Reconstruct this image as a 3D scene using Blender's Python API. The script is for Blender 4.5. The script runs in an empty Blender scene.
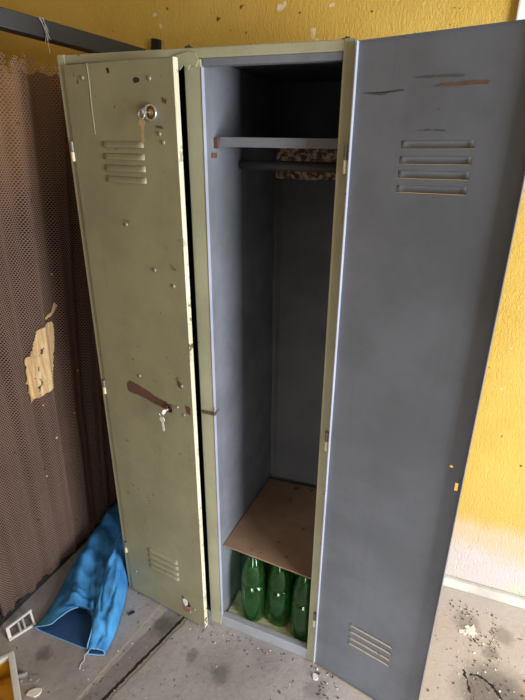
import bpy, bmesh, math, random
from mathutils import Vector, Matrix, noise

random.seed(7)
S = bpy.context.scene
COL = S.collection
PI = math.pi

# ------------------------------------------------------------------ camera
CAM = Vector((0.99755, -1.05869, 1.56848))
RT = Vector((0.921877, 0.387434, 0.006139))
UP = Vector((-0.151966, 0.346927, 0.925499))
FW = Vector((-0.356440, 0.854129, -0.378701))
FPX = 472.53
cam_data = bpy.data.cameras.new('camera')
cam_data.sensor_fit = 'HORIZONTAL'
cam_data.sensor_width = 36.0
cam_data.lens = FPX / 525.0 * 36.0
cam_data.clip_start = 0.02
cam = bpy.data.objects.new('camera', cam_data)
COL.objects.link(cam)
cam.matrix_world = Matrix(((RT.x, UP.x, -FW.x, CAM.x), (RT.y, UP.y, -FW.y, CAM.y),
                           (RT.z, UP.z, -FW.z, CAM.z), (0, 0, 0, 1)))
S.camera = cam


# ------------------------------------------------------------------ materials
class NT:
    def __init__(self, name):
        self.m = bpy.data.materials.new(name)
        self.m.use_nodes = True
        self.t = self.m.node_tree
        self.t.nodes.clear()
        self.out = self.t.nodes.new('ShaderNodeOutputMaterial')
        self.b = self.t.nodes.new('ShaderNodeBsdfPrincipled')
        self.t.links.new(self.b.outputs[0], self.out.inputs[0])
        g = self.t.nodes.new('ShaderNodeNewGeometry')
        self.pos = g.outputs['Position']

    def link(self, a, b):
        self.t.links.new(a, b)

    def val(self, sock, v):
        if isinstance(v, bpy.types.NodeSocket):
            self.link(v, sock)
        else:
            sock.default_value = v

    def mapping(self, scale=(1, 1, 1), loc=(0, 0, 0), vec=None):
        n = self.t.nodes.new('ShaderNodeMapping')
        n.inputs['Scale'].default_value = scale
        n.inputs['Location'].default_value = loc
        self.link(vec or self.pos, n.inputs['Vector'])
        return n.outputs[0]

    def noise(self, scale, detail=4, rough=0.6, vec=None, dist=0.0):
        n = self.t.nodes.new('ShaderNodeTexNoise')
        n.inputs['Scale'].default_value = scale
        n.inputs['Detail'].default_value = detail
        n.inputs['Roughness'].default_value = rough
        n.inputs['Distortion'].default_value = dist
        self.link(vec or self.pos, n.inputs['Vector'])
        return n.outputs['Fac']

    def voronoi(self, scale, vec=None, feature='F1'):
        n = self.t.nodes.new('ShaderNodeTexVoronoi')
        n.feature = feature
        n.inputs['Scale'].default_value = scale
        self.link(vec or self.pos, n.inputs['Vector'])
        return n.outputs['Distance']

    def ramp(self, fac, lo, hi, a=0.0, b=1.0):
        n = self.t.nodes.new('ShaderNodeMapRange')
        n.interpolation_type = 'SMOOTHSTEP'
        self.val(n.inputs[0], fac)
        n.inputs[1].default_value = lo
        n.inputs[2].default_value = hi
        n.inputs[3].default_value = a
        n.inputs[4].default_value = b
        return n.outputs[0]

    def math(self, op, a, b=0.0, c=0.0):
        n = self.t.nodes.new('ShaderNodeMath')
        n.operation = op
        self.val(n.inputs[0], a)
        self.val(n.inputs[1], b)
        self.val(n.inputs[2], c)
        return n.outputs[0]

    def mix(self, fac, a, b):
        n = self.t.nodes.new('ShaderNodeMix')
        n.data_type = 'RGBA'
        self.val(n.inputs[0], fac)
        for s, v in ((n.inputs[6], a), (n.inputs[7], b)):
            if isinstance(v, bpy.types.NodeSocket):
                self.link(v, s)
            else:
                s.default_value = (v[0], v[1], v[2], 1)
        return n.outputs[2]

    def xyz(self, vec=None):
        n = self.t.nodes.new('ShaderNodeSeparateXYZ')
        self.link(vec or self.pos, n.inputs[0])
        return n.outputs

    def bump(self, h, strength=0.3, dist=0.01):
        n = self.t.nodes.new('ShaderNodeBump')
        n.inputs['Strength'].default_value = strength
        n.inputs['Distance'].default_value = dist
        self.link(h, n.inputs['Height'])
        self.link(n.outputs[0], self.b.inputs['Normal'])

    def seg(self, a, b, warp=None):
        """distance in the floor plane from the segment a-b (metres)"""
        x, y, z = self.xyz(warp)
        dx, dy = b[0] - a[0], b[1] - a[1]
        L2 = dx * dx + dy * dy
        px = self.math('SUBTRACT', x, a[0])
        py = self.math('SUBTRACT', y, a[1])
        t = self.math('ADD', self.math('MULTIPLY', px, dx / L2), self.math('MULTIPLY', py, dy / L2))
        n = self.t.nodes.new('ShaderNodeClamp')
        self.link(t, n.inputs[0])
        t = n.outputs[0]
        ex = self.math('SUBTRACT', px, self.math('MULTIPLY', t, dx))
        ey = self.math('SUBTRACT', py, self.math('MULTIPLY', t, dy))
        return self.math('SQRT', self.math('ADD', self.math('MULTIPLY', ex, ex), self.math('MULTIPLY', ey, ey)))

    def warped(self, scale, amount):
        n = self.t.nodes.new('ShaderNodeTexNoise')
        n.inputs['Scale'].default_value = scale
        n.inputs['Detail'].default_value = 3
        self.link(self.pos, n.inputs['Vector'])
        v = self.t.nodes.new('ShaderNodeVectorMath')
        v.operation = 'MULTIPLY_ADD'
        self.link(n.outputs['Color'], v.inputs[0])
        v.inputs[1].default_value = (amount,) * 3
        w = self.t.nodes.new('ShaderNodeVectorMath')
        w.operation = 'SUBTRACT'
        self.link(self.pos, w.inputs[0])
        w.inputs[1].default_value = (amount * 0.5,) * 3
        self.link(w.outputs[0], v.inputs[2])
        return v.outputs[0]

    def set(self, color=None, rough=0.6, metal=0.0, spec=0.5):
        if color is not None:
            if isinstance(color, bpy.types.NodeSocket):
                self.link(color, self.b.inputs['Base Color'])
            else:
                self.b.inputs['Base Color'].default_value = (*color, 1)
        self.val(self.b.inputs['Roughness'], rough)
        self.b.inputs['Metallic'].default_value = metal
        self.b.inputs['Specular IOR Level'].default_value = spec
        return self.m


def lin(r, g, b):
    f = lambda c: (c / 255 / 12.92) if c / 255 <= 0.04045 else ((c / 255 + 0.055) / 1.055) ** 2.4
    return (f(r), f(g), f(b))


def paint(name, base, var, speck, rough=0.45, speck_lo=0.665, rust=(0.12, 0.05, 0.03), spec=0.4, scratch=0.5, drip=0.0):
    n = NT(name)
    c = n.mix(n.ramp(n.noise(6, 5), 0.35, 0.68), base, var)
    if drip:
        d = n.noise(1, 5, 0.6, n.mapping((40, 40, 1.2)))
        c = n.mix(n.ramp(d, 0.55, 0.75, 0, drip), c, tuple(k * 0.72 for k in base))
    big = n.ramp(n.noise(38, 3, 0.55), speck_lo, speck_lo + 0.03)
    mask = n.ramp(n.noise(5, 2), 0.46, 0.62)
    c = n.mix(n.math('MULTIPLY', n.math('MULTIPLY', big, mask), speck), c, rust)
    fine = n.ramp(n.noise(150, 3), 0.675, 0.71, 0, scratch)
    st = n.math('MULTIPLY', n.ramp(n.noise(1, 5, 0.6, n.mapping((70, 70, 4))), 0.56, 0.74), n.ramp(n.noise(3.5, 3), 0.42, 0.66, 0, 0.35))
    c = n.mix(st, c, tuple(k * 0.6 for k in base))
    c = n.mix(fine, c, tuple(k * 0.3 for k in base))
    r = n.ramp(n.noise(12, 4), 0.3, 0.7, rough - 0.08, rough + 0.12)
    n.set(c, r, 0, spec)
    n.bump(n.noise(60, 3), 0.06, 0.004)
    return n.m


M = {}
M['green'] = paint('olive paint', lin(150, 146, 116), lin(138, 134, 106), 0.9)
M['frame_green'] = paint('pale olive paint', lin(172, 168, 138), lin(158, 154, 126), 0.9, speck_lo=0.68)
M['grey'] = paint('grey blue paint', lin(122, 125, 133), lin(108, 111, 118), 0.6, rough=0.42, speck_lo=0.72, drip=0.35)
M['sill_grey'] = paint('pale grey sill paint', lin(158, 160, 166), lin(146, 148, 152), 0.8, speck_lo=0.66)
M['door_grey'] = paint('grey door paint', lin(112, 115, 122), lin(101, 104, 109), 0.35, rough=0.38, speck_lo=0.73, drip=0.4, scratch=0.35)
M['grey_edge'] = paint('light grey edge paint', lin(176, 180, 196), lin(160, 164, 180), 0.6, speck_lo=0.7)
M['cream_edge'] = paint('chipped cream edge paint', lin(226, 224, 198), lin(205, 200, 170), 1.0, speck_lo=0.57)
M['dark_int'] = paint('dark inner grey', lin(84, 84, 86), lin(74, 74, 76), 0.3)  # dark inner grey; also carries the shade under the locker top
M['back_shade'] = paint('warm grey with painted shade', lin(84, 81, 79), lin(74, 71, 70), 0.4, speck_lo=0.72)  # deep shade of the bay put into a darker grey


def plain(name, col, rough=0.5, metal=0.0, var=0.25, scale=30, bump=0.05, spec=0.5):
    n = NT(name)
    c = n.mix(n.noise(scale, 4), tuple(k * (1 - var) for k in col), tuple(min(1, k * (1 + var)) for k in col))
    n.set(c, rough, metal, spec)
    n.bump(n.noise(scale * 3, 3), bump, 0.004)
    return n.m


M['black_steel'] = plain('black painted steel', lin(42, 41, 41), 0.5, 0.0, 0.25, 20)
M['dark_rail'] = plain('dark grimy rail', lin(40, 36, 34), 0.7)
M['rubber'] = plain('black rubber', lin(22, 21, 21), 0.8)
M['chrome'] = plain('worn chrome', (0.62, 0.62, 0.66), 0.28, 0.9, 0.15)
M['brass'] = plain('old brass', (0.45, 0.31, 0.12), 0.4, 0.8)
M['dark_bowl'] = plain('dark lock recess', (0.05, 0.035, 0.025), 0.6, 0.3)
M['pale_key'] = plain('whitened key metal', lin(225, 222, 215), 0.5, 0.1, 0.25, 300)
M['screw'] = plain('dull zinc', lin(150, 148, 130), 0.45, 0.35, 0.2, 200)
M['hinge_dark'] = plain('hinge steel', lin(120, 112, 108), 0.45, 0.3, 0.3, 150)
M['hinge_cream'] = plain('painted hinge', lin(215, 205, 165), 0.5, 0, 0.2, 150)
M['rust_thin'] = plain('thin brown rust film', lin(106, 80, 64), 0.7, 0, 0.4, 70)
M['rustmark'] = plain('rust brown bare metal', lin(98, 68, 54), 0.8, 0, 0.35, 60, 0.2)
M['scratch'] = plain('dark scratched paint', lin(84, 82, 80), 0.7, 0, 0.4, 80)
M['redpaint'] = plain('faded red paint', lin(150, 92, 80), 0.8, 0, 0.35, 300, 0.2)
M['whitechip'] = plain('white plaster', lin(225, 222, 216), 0.85, 0, 0.12, 80, 0.2)
M['white_plastic'] = plain('dusty white plastic', lin(215, 213, 208), 0.5, 0, 0.2, 60)
M['dusty_metal'] = plain('dusty grey metal', lin(150, 146, 145), 0.55, 0.1, 0.3, 80)
M['web'] = plain('dusty cobweb', lin(200, 198, 190), 0.9)
M['net'] = plain('brown plastic net', lin(142, 114, 100), 0.55, 0, 0.3, 4, 0.0)
M['crumb'] = plain('dark dirt crumbs', lin(84, 77, 72), 0.95, 0, 0.6, 40)
M['leather'] = plain('dark floor crumb', lin(40, 36, 33), 0.9)
M['thread'] = plain('white thread', lin(200, 205, 215), 0.9)

# rusty flaking cream band
n = NT('flaking cream and rust')
c = n.mix(n.ramp(n.noise(55, 5, 0.7), 0.42, 0.56), lin(206, 190, 160), lin(112, 64, 44))
M['flake_band'] = n.set(c, 0.8)
n.bump(n.noise(55, 5), 0.4, 0.004)

# torn pale fibre
n = NT('torn fibre board')
f = n.noise(1, 5, 0.7, n.mapping((90, 90, 9)))
c = n.mix(n.ramp(f, 0.35, 0.7), lin(196, 158, 108), lin(232, 205, 160))
M['fibre'] = n.set(c, 0.9)
n.bump(n.noise(1, 4, 0.6, n.mapping((240, 240, 60))), 0.8, 0.006)

# brown sheet added to darken the net holes; golden top imitates light through
n = NT('brown net hole shade')
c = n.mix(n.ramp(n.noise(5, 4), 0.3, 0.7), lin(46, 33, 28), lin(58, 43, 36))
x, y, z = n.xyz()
c = n.mix(n.ramp(n.math('ADD', z, n.math('MULTIPLY', n.noise(6, 4), 0.4)), 1.5, 1.95, 0, 0.9), c, lin(150, 108, 52))  # golden light through the net painted onto the top
M['hole_shade'] = n.set(c, 0.95, 0, 0.1)

# cardboard
n = NT('brown hardboard')
c = n.mix(n.ramp(n.noise(7, 5), 0.3, 0.7), lin(158, 128, 104), lin(136, 108, 86))
c = n.mix(n.ramp(n.noise(30, 4), 0.64, 0.7, 0, 0.7), c, lin(70, 56, 46))
M['card'] = n.set(c, 0.75, 0, 0.25)
n.bump(n.noise(90, 3), 0.1, 0.004)

# straw coloured lining
n = NT('straw lining')
c = n.mix(n.ramp(n.noise(1, 4, 0.6, n.mapping((16, 130, 30))), 0.35, 0.65), lin(176, 170, 132), lin(214, 210, 176))
c = n.mix(n.ramp(n.noise(9, 4), 0.58, 0.7, 0, 0.6), c, lin(110, 118, 70))
M['lining'] = n.set(c, 0.8)

# green bottle
n = NT('green bottle plastic')
n.set(lin(140, 220, 132), 0.06, 0, 0.8)
n.b.inputs['Transmission Weight'].default_value = 0.97
n.b.inputs['IOR'].default_value = 1.45
M['bottle'] = n.m
M['bottle_dark'] = plain('bottle cap plastic', lin(28, 90, 48), 0.4)

# denim
n = NT('blue denim')
tw = n.noise(1, 2, 0.5, n.mapping((900, 300, 500)))
c = n.mix(n.ramp(n.noise(14, 4), 0.3, 0.7), lin(38, 110, 176), lin(72, 152, 212))
c = n.mix(n.ramp(tw, 0.4, 0.7, 0, 0.35), c, lin(120, 175, 220))
M['denim'] = n.set(c, 0.85, 0, 0.2)
n.bump(n.noise(1, 3, 0.6, n.mapping((500, 500, 500))), 0.25, 0.002)
M['denim_in'] = plain('inside of denim', lin(36, 74, 122), 0.9, 0, 0.2, 60)
M['hem'] = plain('frayed pale hem', lin(120, 172, 214), 0.9, 0, 0.3, 200, 0.3)

# yellow tub
n = NT('yellow tub inside')
c = n.mix(n.ramp(n.noise(16, 3), 0.4, 0.65), lin(222, 170, 48), lin(172, 116, 28))
M['yellow'] = n.set(c, 0.35)

# stucco wall, with its dirt specks and pale scuffs
DK, WT = lin(70, 48, 26), lin(226, 214, 190)
SPOTS = [(0.195, 1.961, 0.0066, DK), (0.274, 1.985, 0.0060, DK), (0.40, 1.974, 0.0120, WT), (0.017, 2.003, 0.0054, DK), (-0.01, 1.959, 0.0090, WT),
         (0.885, 1.935, 0.0042, DK), (0.665, 1.943, 0.0036, DK), (0.52, 1.99, 0.0036, DK), (1.294, 0.60, 0.0048, DK), (1.218, 0.70, 0.0036, DK), (-0.03, 1.99, 0.0075, WT)]
n = NT('yellow combed stucco')
x, y, z = n.xyz()
base = n.mix(n.ramp(n.noise(3.5, 5), 0.3, 0.7), lin(214, 179, 90), lin(202, 164, 76))
wz = n.math('ADD', z, n.math('MULTIPLY', n.math('SUBTRACT', n.noise(5, 4), 0.5), 0.16))
base = n.mix(n.ramp(wz, 0.62, 0.34), base, lin(214, 172, 90))
base = n.mix(n.ramp(wz, 0.37, 0.27), base, lin(212, 184, 150))
base = n.mix(n.ramp(wz, 0.26, 0.14), base, lin(206, 194, 190))
green = n.math('MULTIPLY', n.ramp(wz, 0.13, 0.08), n.ramp(n.noise(4, 2), 0.35, 0.6))
base = n.mix(n.math('MULTIPLY', green, 0.6), base, lin(190, 200, 172))
rid = n.noise(1, 5, 0.65, n.mapping((170, 170, 70)), 0.9)
base = n.mix(n.ramp(rid, 0.62, 0.8, 0, 0.45), base, lin(150, 104, 30))
sp = n.math('MULTIPLY', n.ramp(n.noise(60, 3, 0.5), 0.72, 0.76), 0.75)
base = n.mix(sp, base, lin(84, 58, 28))
wh = n.ramp(n.noise(19, 2, 0.4, n.mapping((1, 1, 1), (3.1, 0, 4.2))), 0.74, 0.77, 0, 0.8)
base = n.mix(wh, base, lin(226, 208, 170))
ww = n.warped(90, 0.022)
sx_, sy_, sz_ = n.xyz(ww)
for (px, pz, r, col) in SPOTS:
    dx = n.math('SUBTRACT', sx_, px)
    dz = n.math('SUBTRACT', sz_, pz)
    dd = n.math('SQRT', n.math('ADD', n.math('MULTIPLY', dx, dx), n.math('MULTIPLY', dz, dz)))
    base = n.mix(n.ramp(dd, r, r * 0.55, 0, 0.85), base, col)
M['stucco'] = n.set(base, 0.85, 0, 0.2)
n.bump(rid, 0.8, 0.006)

n = NT('plain old plaster')
c = n.mix(n.noise(3, 5), lin(190, 150, 70), lin(168, 128, 56))
M['plaster'] = n.set(c, 0.9)
n = NT('off white ceiling')
M['ceiling'] = n.set(n.mix(n.noise(3, 4), lin(196, 190, 176), lin(176, 168, 152)), 0.9)

# kerb
n = NT('pale grey skirting')
c = n.mix(n.ramp(n.noise(9, 5), 0.3, 0.7), lin(214, 210, 200), lin(186, 180, 170))
c = n.mix(n.ramp(n.noise(50, 3), 0.68, 0.72), c, lin(90, 84, 76))
M['kerb'] = n.set(c, 0.8)

# floor
n = NT('dusty grey floor')
c = n.mix(n.ramp(n.noise(4, 6, 0.65), 0.3, 0.7), lin(146, 139, 137), lin(172, 165, 162))
c = n.mix(n.ramp(n.noise(60, 5, 0.7), 0.5, 0.72, 0, 0.4), c, lin(112, 104, 100))
# bright daylight right of the lockers painted into the floor colour
x, y, z = n.xyz()
c = n.mix(n.ramp(n.math('ADD', x, n.math('MULTIPLY', n.noise(3, 4), 0.2)), 0.75, 1.2, 0, 0.65), c, lin(205, 193, 184))
w1 = n.warped(30, 0.05)
def blot(cx, cy, r, col, k):
    global c
    xx, yy, zz = n.xyz(w1)
    dx = n.math('SUBTRACT', xx, cx)
    dy = n.math('SUBTRACT', yy, cy)
    d = n.math('SQRT', n.math('ADD', n.math('MULTIPLY', dx, dx), n.math('MULTIPLY', dy, dy)))
    c = n.mix(n.ramp(d, r, r * 0.35, 0, k), c, col)
blot(0.215, -0.085, 0.055, lin(66, 62, 60), 0.7)
blot(0.48, -0.16, 0.05, lin(70, 66, 64), 0.55)
blot(0.36, -0.14, 0.035, lin(84, 78, 76), 0.5)
blot(-0.10, -0.335, 0.035, lin(80, 72, 68), 0.6)
blot(1.31, 0.11, 0.16, lin(104, 99, 97), 0.85)
blot(1.22, 0.36, 0.06, lin(120, 112, 106), 0.5)
blot(1.34, 0.35, 0.05, lin(110, 104, 98), 0.5)
blot(1.30, 0.27, 0.04, lin(96, 90, 86), 0.5)
blot(1.42, 0.17, 0.05, lin(186, 150, 112), 0.6)
blot(0.78, -0.09, 0.05, lin(96, 92, 90), 0.4)
sm = n.ramp(n.noise(32, 3, 0.5), 0.68, 0.72, 0, 0.75)
c = n.mix(sm, c, lin(64, 58, 54))
ws = n.warped(45, 0.012)
strip = n.seg((0.224, -0.02), (0.150, -0.40), ws)
c = n.mix(n.ramp(strip, 0.036, 0.03, 0, 0.45), c, lin(92, 86, 83))
d1 = n.seg((0.30, 0.10), (0.165, -0.47), ws)
c = n.mix(n.ramp(d1, 0.010, 0.007), c, lin(150, 138, 124))
c = n.mix(n.ramp(n.seg((0.293, 0.10), (0.158, -0.47), ws), 0.0062, 0.0042), c, lin(28, 25, 24))
d2 = n.seg((0.165, 0.07), (0.10, -0.47), n.warped(60, 0.016))
c = n.mix(n.ramp(d2, 0.004, 0.0022), c, lin(184, 170, 156))
wc = n.warped(70, 0.022)
h = n.noise(45, 5, 0.7)
for a, b in (((1.262, 0.168), (1.30, 0.150)), ((1.30, 0.150), (1.335, 0.105)), ((1.335, 0.105), (1.40, 0.05)),
             ((1.215, 0.165), (1.235, 0.10)), ((1.235, 0.16), (1.262, 0.168))):
    dd = n.seg(a, b, wc)
    c = n.mix(n.ramp(dd, 0.0055, 0.002), c, lin(32, 28, 26))
    h = n.math('SUBTRACT', h, n.ramp(dd, 0.02, 0.002, 0, 0.8))
h = n.math('SUBTRACT', h, n.ramp(d1, 0.012, 0.004, 0, 0.8))
M['floor'] = n.set(c, n.ramp(n.noise(8, 4), 0.3, 0.7, 0.55, 0.85), 0, 0.35)
n.bump(h, 0.35, 0.006)

n = NT('window glass')
n.set((0.9, 0.95, 1.0), 0.03)
n.b.inputs['Transmission Weight'].default_value = 1.0
n.b.inputs['IOR'].default_value = 1.05
M['glass'] = n.m
M['white_paint'] = plain('white window paint', lin(232, 234, 236), 0.5, 0, 0.06, 20)


# ------------------------------------------------------------------ object helpers
ORG = {}


def tag(o, label=None, cat=None, group=None, kind=None):
    if label:
        o['label'] = label
    if cat:
        o['category'] = cat
    if group:
        o['group'] = group
    if kind:
        o['kind'] = kind
    return o


def thing(name, loc, label, cat, group=None):
    o = bpy.data.objects.new(name, None)
    o.empty_display_size = 0.05
    COL.objects.link(o)
    o.location = loc
    ORG[o.name] = Vector(loc)
    return tag(o, label, cat, group)


def obj(name, bm, mats, parent=None, smooth=False, loc=None):
    """bm is in world coordinates; the object's origin is its parent's (or loc)"""
    org = ORG[parent.name] if parent is not None else Vector(loc or (0, 0, 0))
    bmesh.ops.transform(bm, matrix=Matrix.Translation(-org), verts=bm.verts)
    bmesh.ops.recalc_face_normals(bm, faces=bm.faces) if not smooth == 'keep' else None
    me = bpy.data.meshes.new(name)
    bm.to_mesh(me)
    bm.free()
    for m in (mats if isinstance(mats, (list, tuple)) else [mats]):
        me.materials.append(M[m])
    if smooth is True:
        for p in me.polygons:
            p.use_smooth = True
    o = bpy.data.objects.new(name, me)
    COL.objects.link(o)
    if parent is not None:
        o.parent = parent
        ORG[o.name] = org
    else:
        o.location = org
        ORG[o.name] = org
    return o


def new():
    return bmesh.new()


def box(bm, x0, x1, y0, y1, z0, z1, bev=0.0, f=None, seg=2):
    t = bmesh.new()
    v = [t.verts.new((x, y, z)) for z in (z0, z1) for y in (y0, y1) for x in (x0, x1)]
    for q in ((0, 2, 3, 1), (4, 5, 7, 6), (0, 1, 5, 4), (2, 6, 7, 3), (0, 4, 6, 2), (1, 3, 7, 5)):
        t.faces.new([v[i] for i in q])
    if bev:
        bmesh.ops.bevel(t, geom=list(t.edges), offset=bev, segments=seg, affect='EDGES', profile=0.6)
    merge(bm, t, f)


def merge(bm, t, f=None):
    mp = {}
    for v in t.verts:
        co = v.co
        mp[v] = bm.verts.new(f(co) if f else co)
    for fc in t.faces:
        try:
            bm.faces.new([mp[v] for v in fc.verts]).material_index = fc.material_index
        except ValueError:
            pass
    t.free()


def tube(bm, pts, r, n=10, cap=True, taper=None):
    pts = [Vector(p) for p in pts]
    rings = []
    prev = None
    for i, p in enumerate(pts):
        d = (pts[min(i + 1, len(pts) - 1)] - pts[max(i - 1, 0)]).normalized()
        if prev is None:
            a = d.orthogonal().normalized()
        else:
            a = (prev - d * prev.dot(d)).normalized()
        prev = a
        b = d.cross(a)
        rr = r if taper is None else taper[i]
        rings.append([bm.verts.new(p + (a * math.cos(2 * PI * k / n) + b * math.sin(2 * PI * k / n)) * rr) for k in range(n)])
    for i in range(len(rings) - 1):
        for k in range(n):
            bm.faces.new((rings[i][k], rings[i][(k + 1) % n], rings[i + 1][(k + 1) % n], rings[i + 1][k]))
    if cap:
        bm.faces.new(rings[0][::-1])
        bm.faces.new(rings[-1])


def lathe(bm, prof, f, n=24):
    """prof: (radius, height) list"""
    rings = []
    for r, h in prof:
        if r < 1e-6:
            rings.append([bm.verts.new(f(Vector((0, 0, h))))])
        else:
            rings.append([bm.verts.new(f(Vector((r * math.cos(2 * PI * k / n), r * math.sin(2 * PI * k / n), h)))) for k in range(n)])
    for a, b in zip(rings, rings[1:]):
        for k in range(n):
            k2 = (k + 1) % n
            if len(a) == 1 and len(b) == 1:
                continue
            if len(a) == 1:
                bm.faces.new((a[0], b[k2], b[k]))
            elif len(b) == 1:
                bm.faces.new((a[k], a[k2], b[0]))
            else:
                bm.faces.new((a[k], a[k2], b[k2], b[k]))


def solidify(o, th, mo=0, offset=-1):
    m = o.modifiers.new('thickness', 'SOLIDIFY')
    m.thickness = th
    m.offset = offset
    m.material_offset = mo
    m.material_offset_rim = mo
    return o


def slab(bm, outline, f, t0, t1):
    """outline: 2-D points; extruded between t0 and t1 through f(a, t, b)"""
    a = [bm.verts.new(f(p[0], t0, p[1])) for p in outline]
    b = [bm.verts.new(f(p[0], t1, p[1])) for p in outline]
    bm.faces.new(a)
    bm.faces.new(b[::-1])
    k = len(a)
    for i in range(k):
        bm.faces.new((a[i], b[i], b[(i + 1) % k], a[(i + 1) % k]))


# ------------------------------------------------------------------ the setting
WALL_Y = 0.484
WA = 0.0269


def wally(x):
    return WALL_Y + WA * x


bm = new()
box(bm, -0.95, 3.2, -2.6, 0.9, -0.12, 0.0)
tag(obj('floor', bm, 'floor'), kind='structure')
# back wall, with an opening for the window (x from 1.06 up)
WX0, WX1, WZ0, WZ1 = 1.085, 1.95, 1.56, 2.25
bm = new()
fw = lambda co: Vector((co.x, co.y + WA * co.x, co.z))
box(bm, -0.95, WX0, WALL_Y, WALL_Y + 0.2, 0, 2.6, f=fw)
box(bm, WX1, 3.2, WALL_Y, WALL_Y + 0.2, 0, 2.6, f=fw)
box(bm, WX0, WX1, WALL_Y, WALL_Y + 0.2, 0, WZ0, f=fw)
box(bm, WX0, WX1, WALL_Y, WALL_Y + 0.2, WZ1, 2.6, f=fw)
tag(obj('wall_back', bm, 'stucco'), kind='structure')
bm = new()
box(bm, -0.95, -0.75, -2.6, WALL_Y - 0.026, 0, 2.6)
tag(obj('wall_left', bm, 'plaster'), kind='structure')
bm = new()
box(bm, -0.95, 3.2, -2.6, 0.9, 2.6, 2.7)
tag(obj('ceiling', bm, 'ceiling'), kind='structure')
# skirting along the back wall (right of the lockers)
bm = new()
box(bm, 0.80, 3.2, WALL_Y - 0.022, WALL_Y, 0, 0.042, 0.006, f=fw)
tag(obj('baseboard_back', bm, 'kerb'), kind='structure')
# white window frame at the upper right
w = tag(bpy.data.objects.new('window_1', None), kind='structure')
COL.objects.link(w)
ORG['window_1'] = Vector((0, 0, 0))
bm = new()
for a in ((WX0 - 0.05, WX0 + 0.03, WZ0 - 0.05, WZ1 + 0.05), (WX1 - 0.03, WX1 + 0.05, WZ0 - 0.05, WZ1 + 0.05),
          (WX0 + 0.03, WX1 - 0.03, WZ0 - 0.05, WZ0 + 0.03), (WX0 + 0.03, WX1 - 0.03, WZ1 - 0.03, WZ1 + 0.05),
          (1.50, 1.54, WZ0 + 0.03, WZ1 - 0.03)):
    box(bm, a[0], a[1], WALL_Y - 0.018, WALL_Y + 0.06, a[2], a[3], 0.004, f=fw)
tag(obj('window_frame', bm, 'white_paint', w), kind='structure')
bm = new()
box(bm, WX0 + 0.02, WX1 - 0.02, WALL_Y + 0.03, WALL_Y + 0.034, WZ0 + 0.02, WZ1 - 0.02, f=fw)
tag(obj('window_pane', bm, 'glass', w), kind='structure')

# ------------------------------------------------------------------ the locker
W, H, D = 0.7484, 1.80, 0.467
TI = 1.757
XS, XL, XR = 0.3593, 0.4045, 0.7229


def shear(co):
    k = max(0.0, (co.z - 0.6) / 1.2)
    return Vector((co.x, co.y, co.z - 0.0171 / W * co.x * k))


locker = thing('locker', (W / 2, D / 2, 0),
               'tall two-door olive steel locker, left door nearly shut, right door swung wide open', 'locker')
# outer shell
bm = new()
box(bm, -0.006, -0.002, 0.010, D, 0.0, H - 0.004, 0.001, shear)
obj('side_panel', bm, 'frame_green', locker)
bm = new()
box(bm, W - 0.004, W, 0.010, D, 0.0, H - 0.004, 0.001, shear)
obj('side_panel', bm, 'frame_green', locker)
bm = new()
box(bm, -0.006, W, 0.006, D, H - 0.012, H, 0.005, shear, 3)
obj('top_panel', bm, 'frame_green', locker)
bm = new()
box(bm, 0.005, W - 0.005, D - 0.006, D - 0.001, 0.0, H - 0.0115, 0, shear)
# folded seams standing on the back panel
for xx in (XL + 0.012, XL + 0.02):
    box(bm, xx, xx + 0.003, D - 0.010, D - 0.005, 0.02, 1.74, 0, shear)
obj('back_panel', bm, 'back_shade', locker)
bm = new()
box(bm, 0.006, W - 0.006, 0.025, D - 0.0065, H - 0.016, H - 0.0125, 0, shear)
obj('top_shade_plate', bm, 'dark_int', locker)  # added plate; the dark under the top is put into its colour
# divider between the bays (forms the left wall of the open bay)
bm = new()
box(bm, XL - 0.012, XL - 0.002, 0.0115, D - 0.007, 0.021, H - 0.0165, 0.001, shear)
obj('divider', bm, 'grey', locker)
# inner lining of the right side
bm = new()
box(bm, W - 0.010, W - 0.0055, 0.0225, D - 0.007, 0.021, H - 0.0165, 0.001, shear)
obj('inner_side', bm, 'grey', locker)
# front frame: stiles, head rail, sill
bm = new()
box(bm, -0.006, 0.020, 0.0, 0.022, 0.0, H, 0.004, shear, 3)
obj('stile', bm, 'frame_green', locker)
bm = new()
box(bm, XS, XL - 0.0013, 0.0, 0.011, 0.0, TI + 0.020, 0.003, shear, 3)
o = obj('stile', bm, 'frame_green', locker)
bm = new()
box(bm, XR, W, 0.0, 0.022, 0.0, H, 0.004, shear, 3)
obj('stile', bm, 'frame_green', locker)
bm = new()
box(bm, XL - 0.0012, XL + 0.0008, -0.0012, 0.011, 0.035, TI + 0.003, 0.0004, shear)
tag(obj('stile_lip', bm, 'grey_edge', locker), 'pale grey-blue folded lip of the stile')
bm = new()
box(bm, 0.018, W - 0.018, 0.001, 0.024, TI + 0.021, H - 0.001, 0.004, shear, 3)
obj('head_rail', bm, 'frame_green', locker)
bm = new()
box(bm, XL, XR, 0.003, 0.026, TI + 0.006, TI + 0.021, 0.002, shear)
tag(obj('head_lip', bm, 'grey', locker), 'grey inner lip under the head rail')
bm = new()
box(bm, 0.018, XS - 0.001, 0.001, 0.024, 0.0, 0.044, 0.003, shear, 3)
box(bm, XL - 0.001, XR + 0.001, 0.001, 0.024, 0.0, 0.044, 0.003, shear, 3)
obj('sill', bm, 'sill_grey', locker)
bm = new()
box(bm, 0.005, W - 0.005, 0.0225, D - 0.007, 0.012, 0.020)
obj('floor_panel', bm, 'grey', locker)
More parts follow.
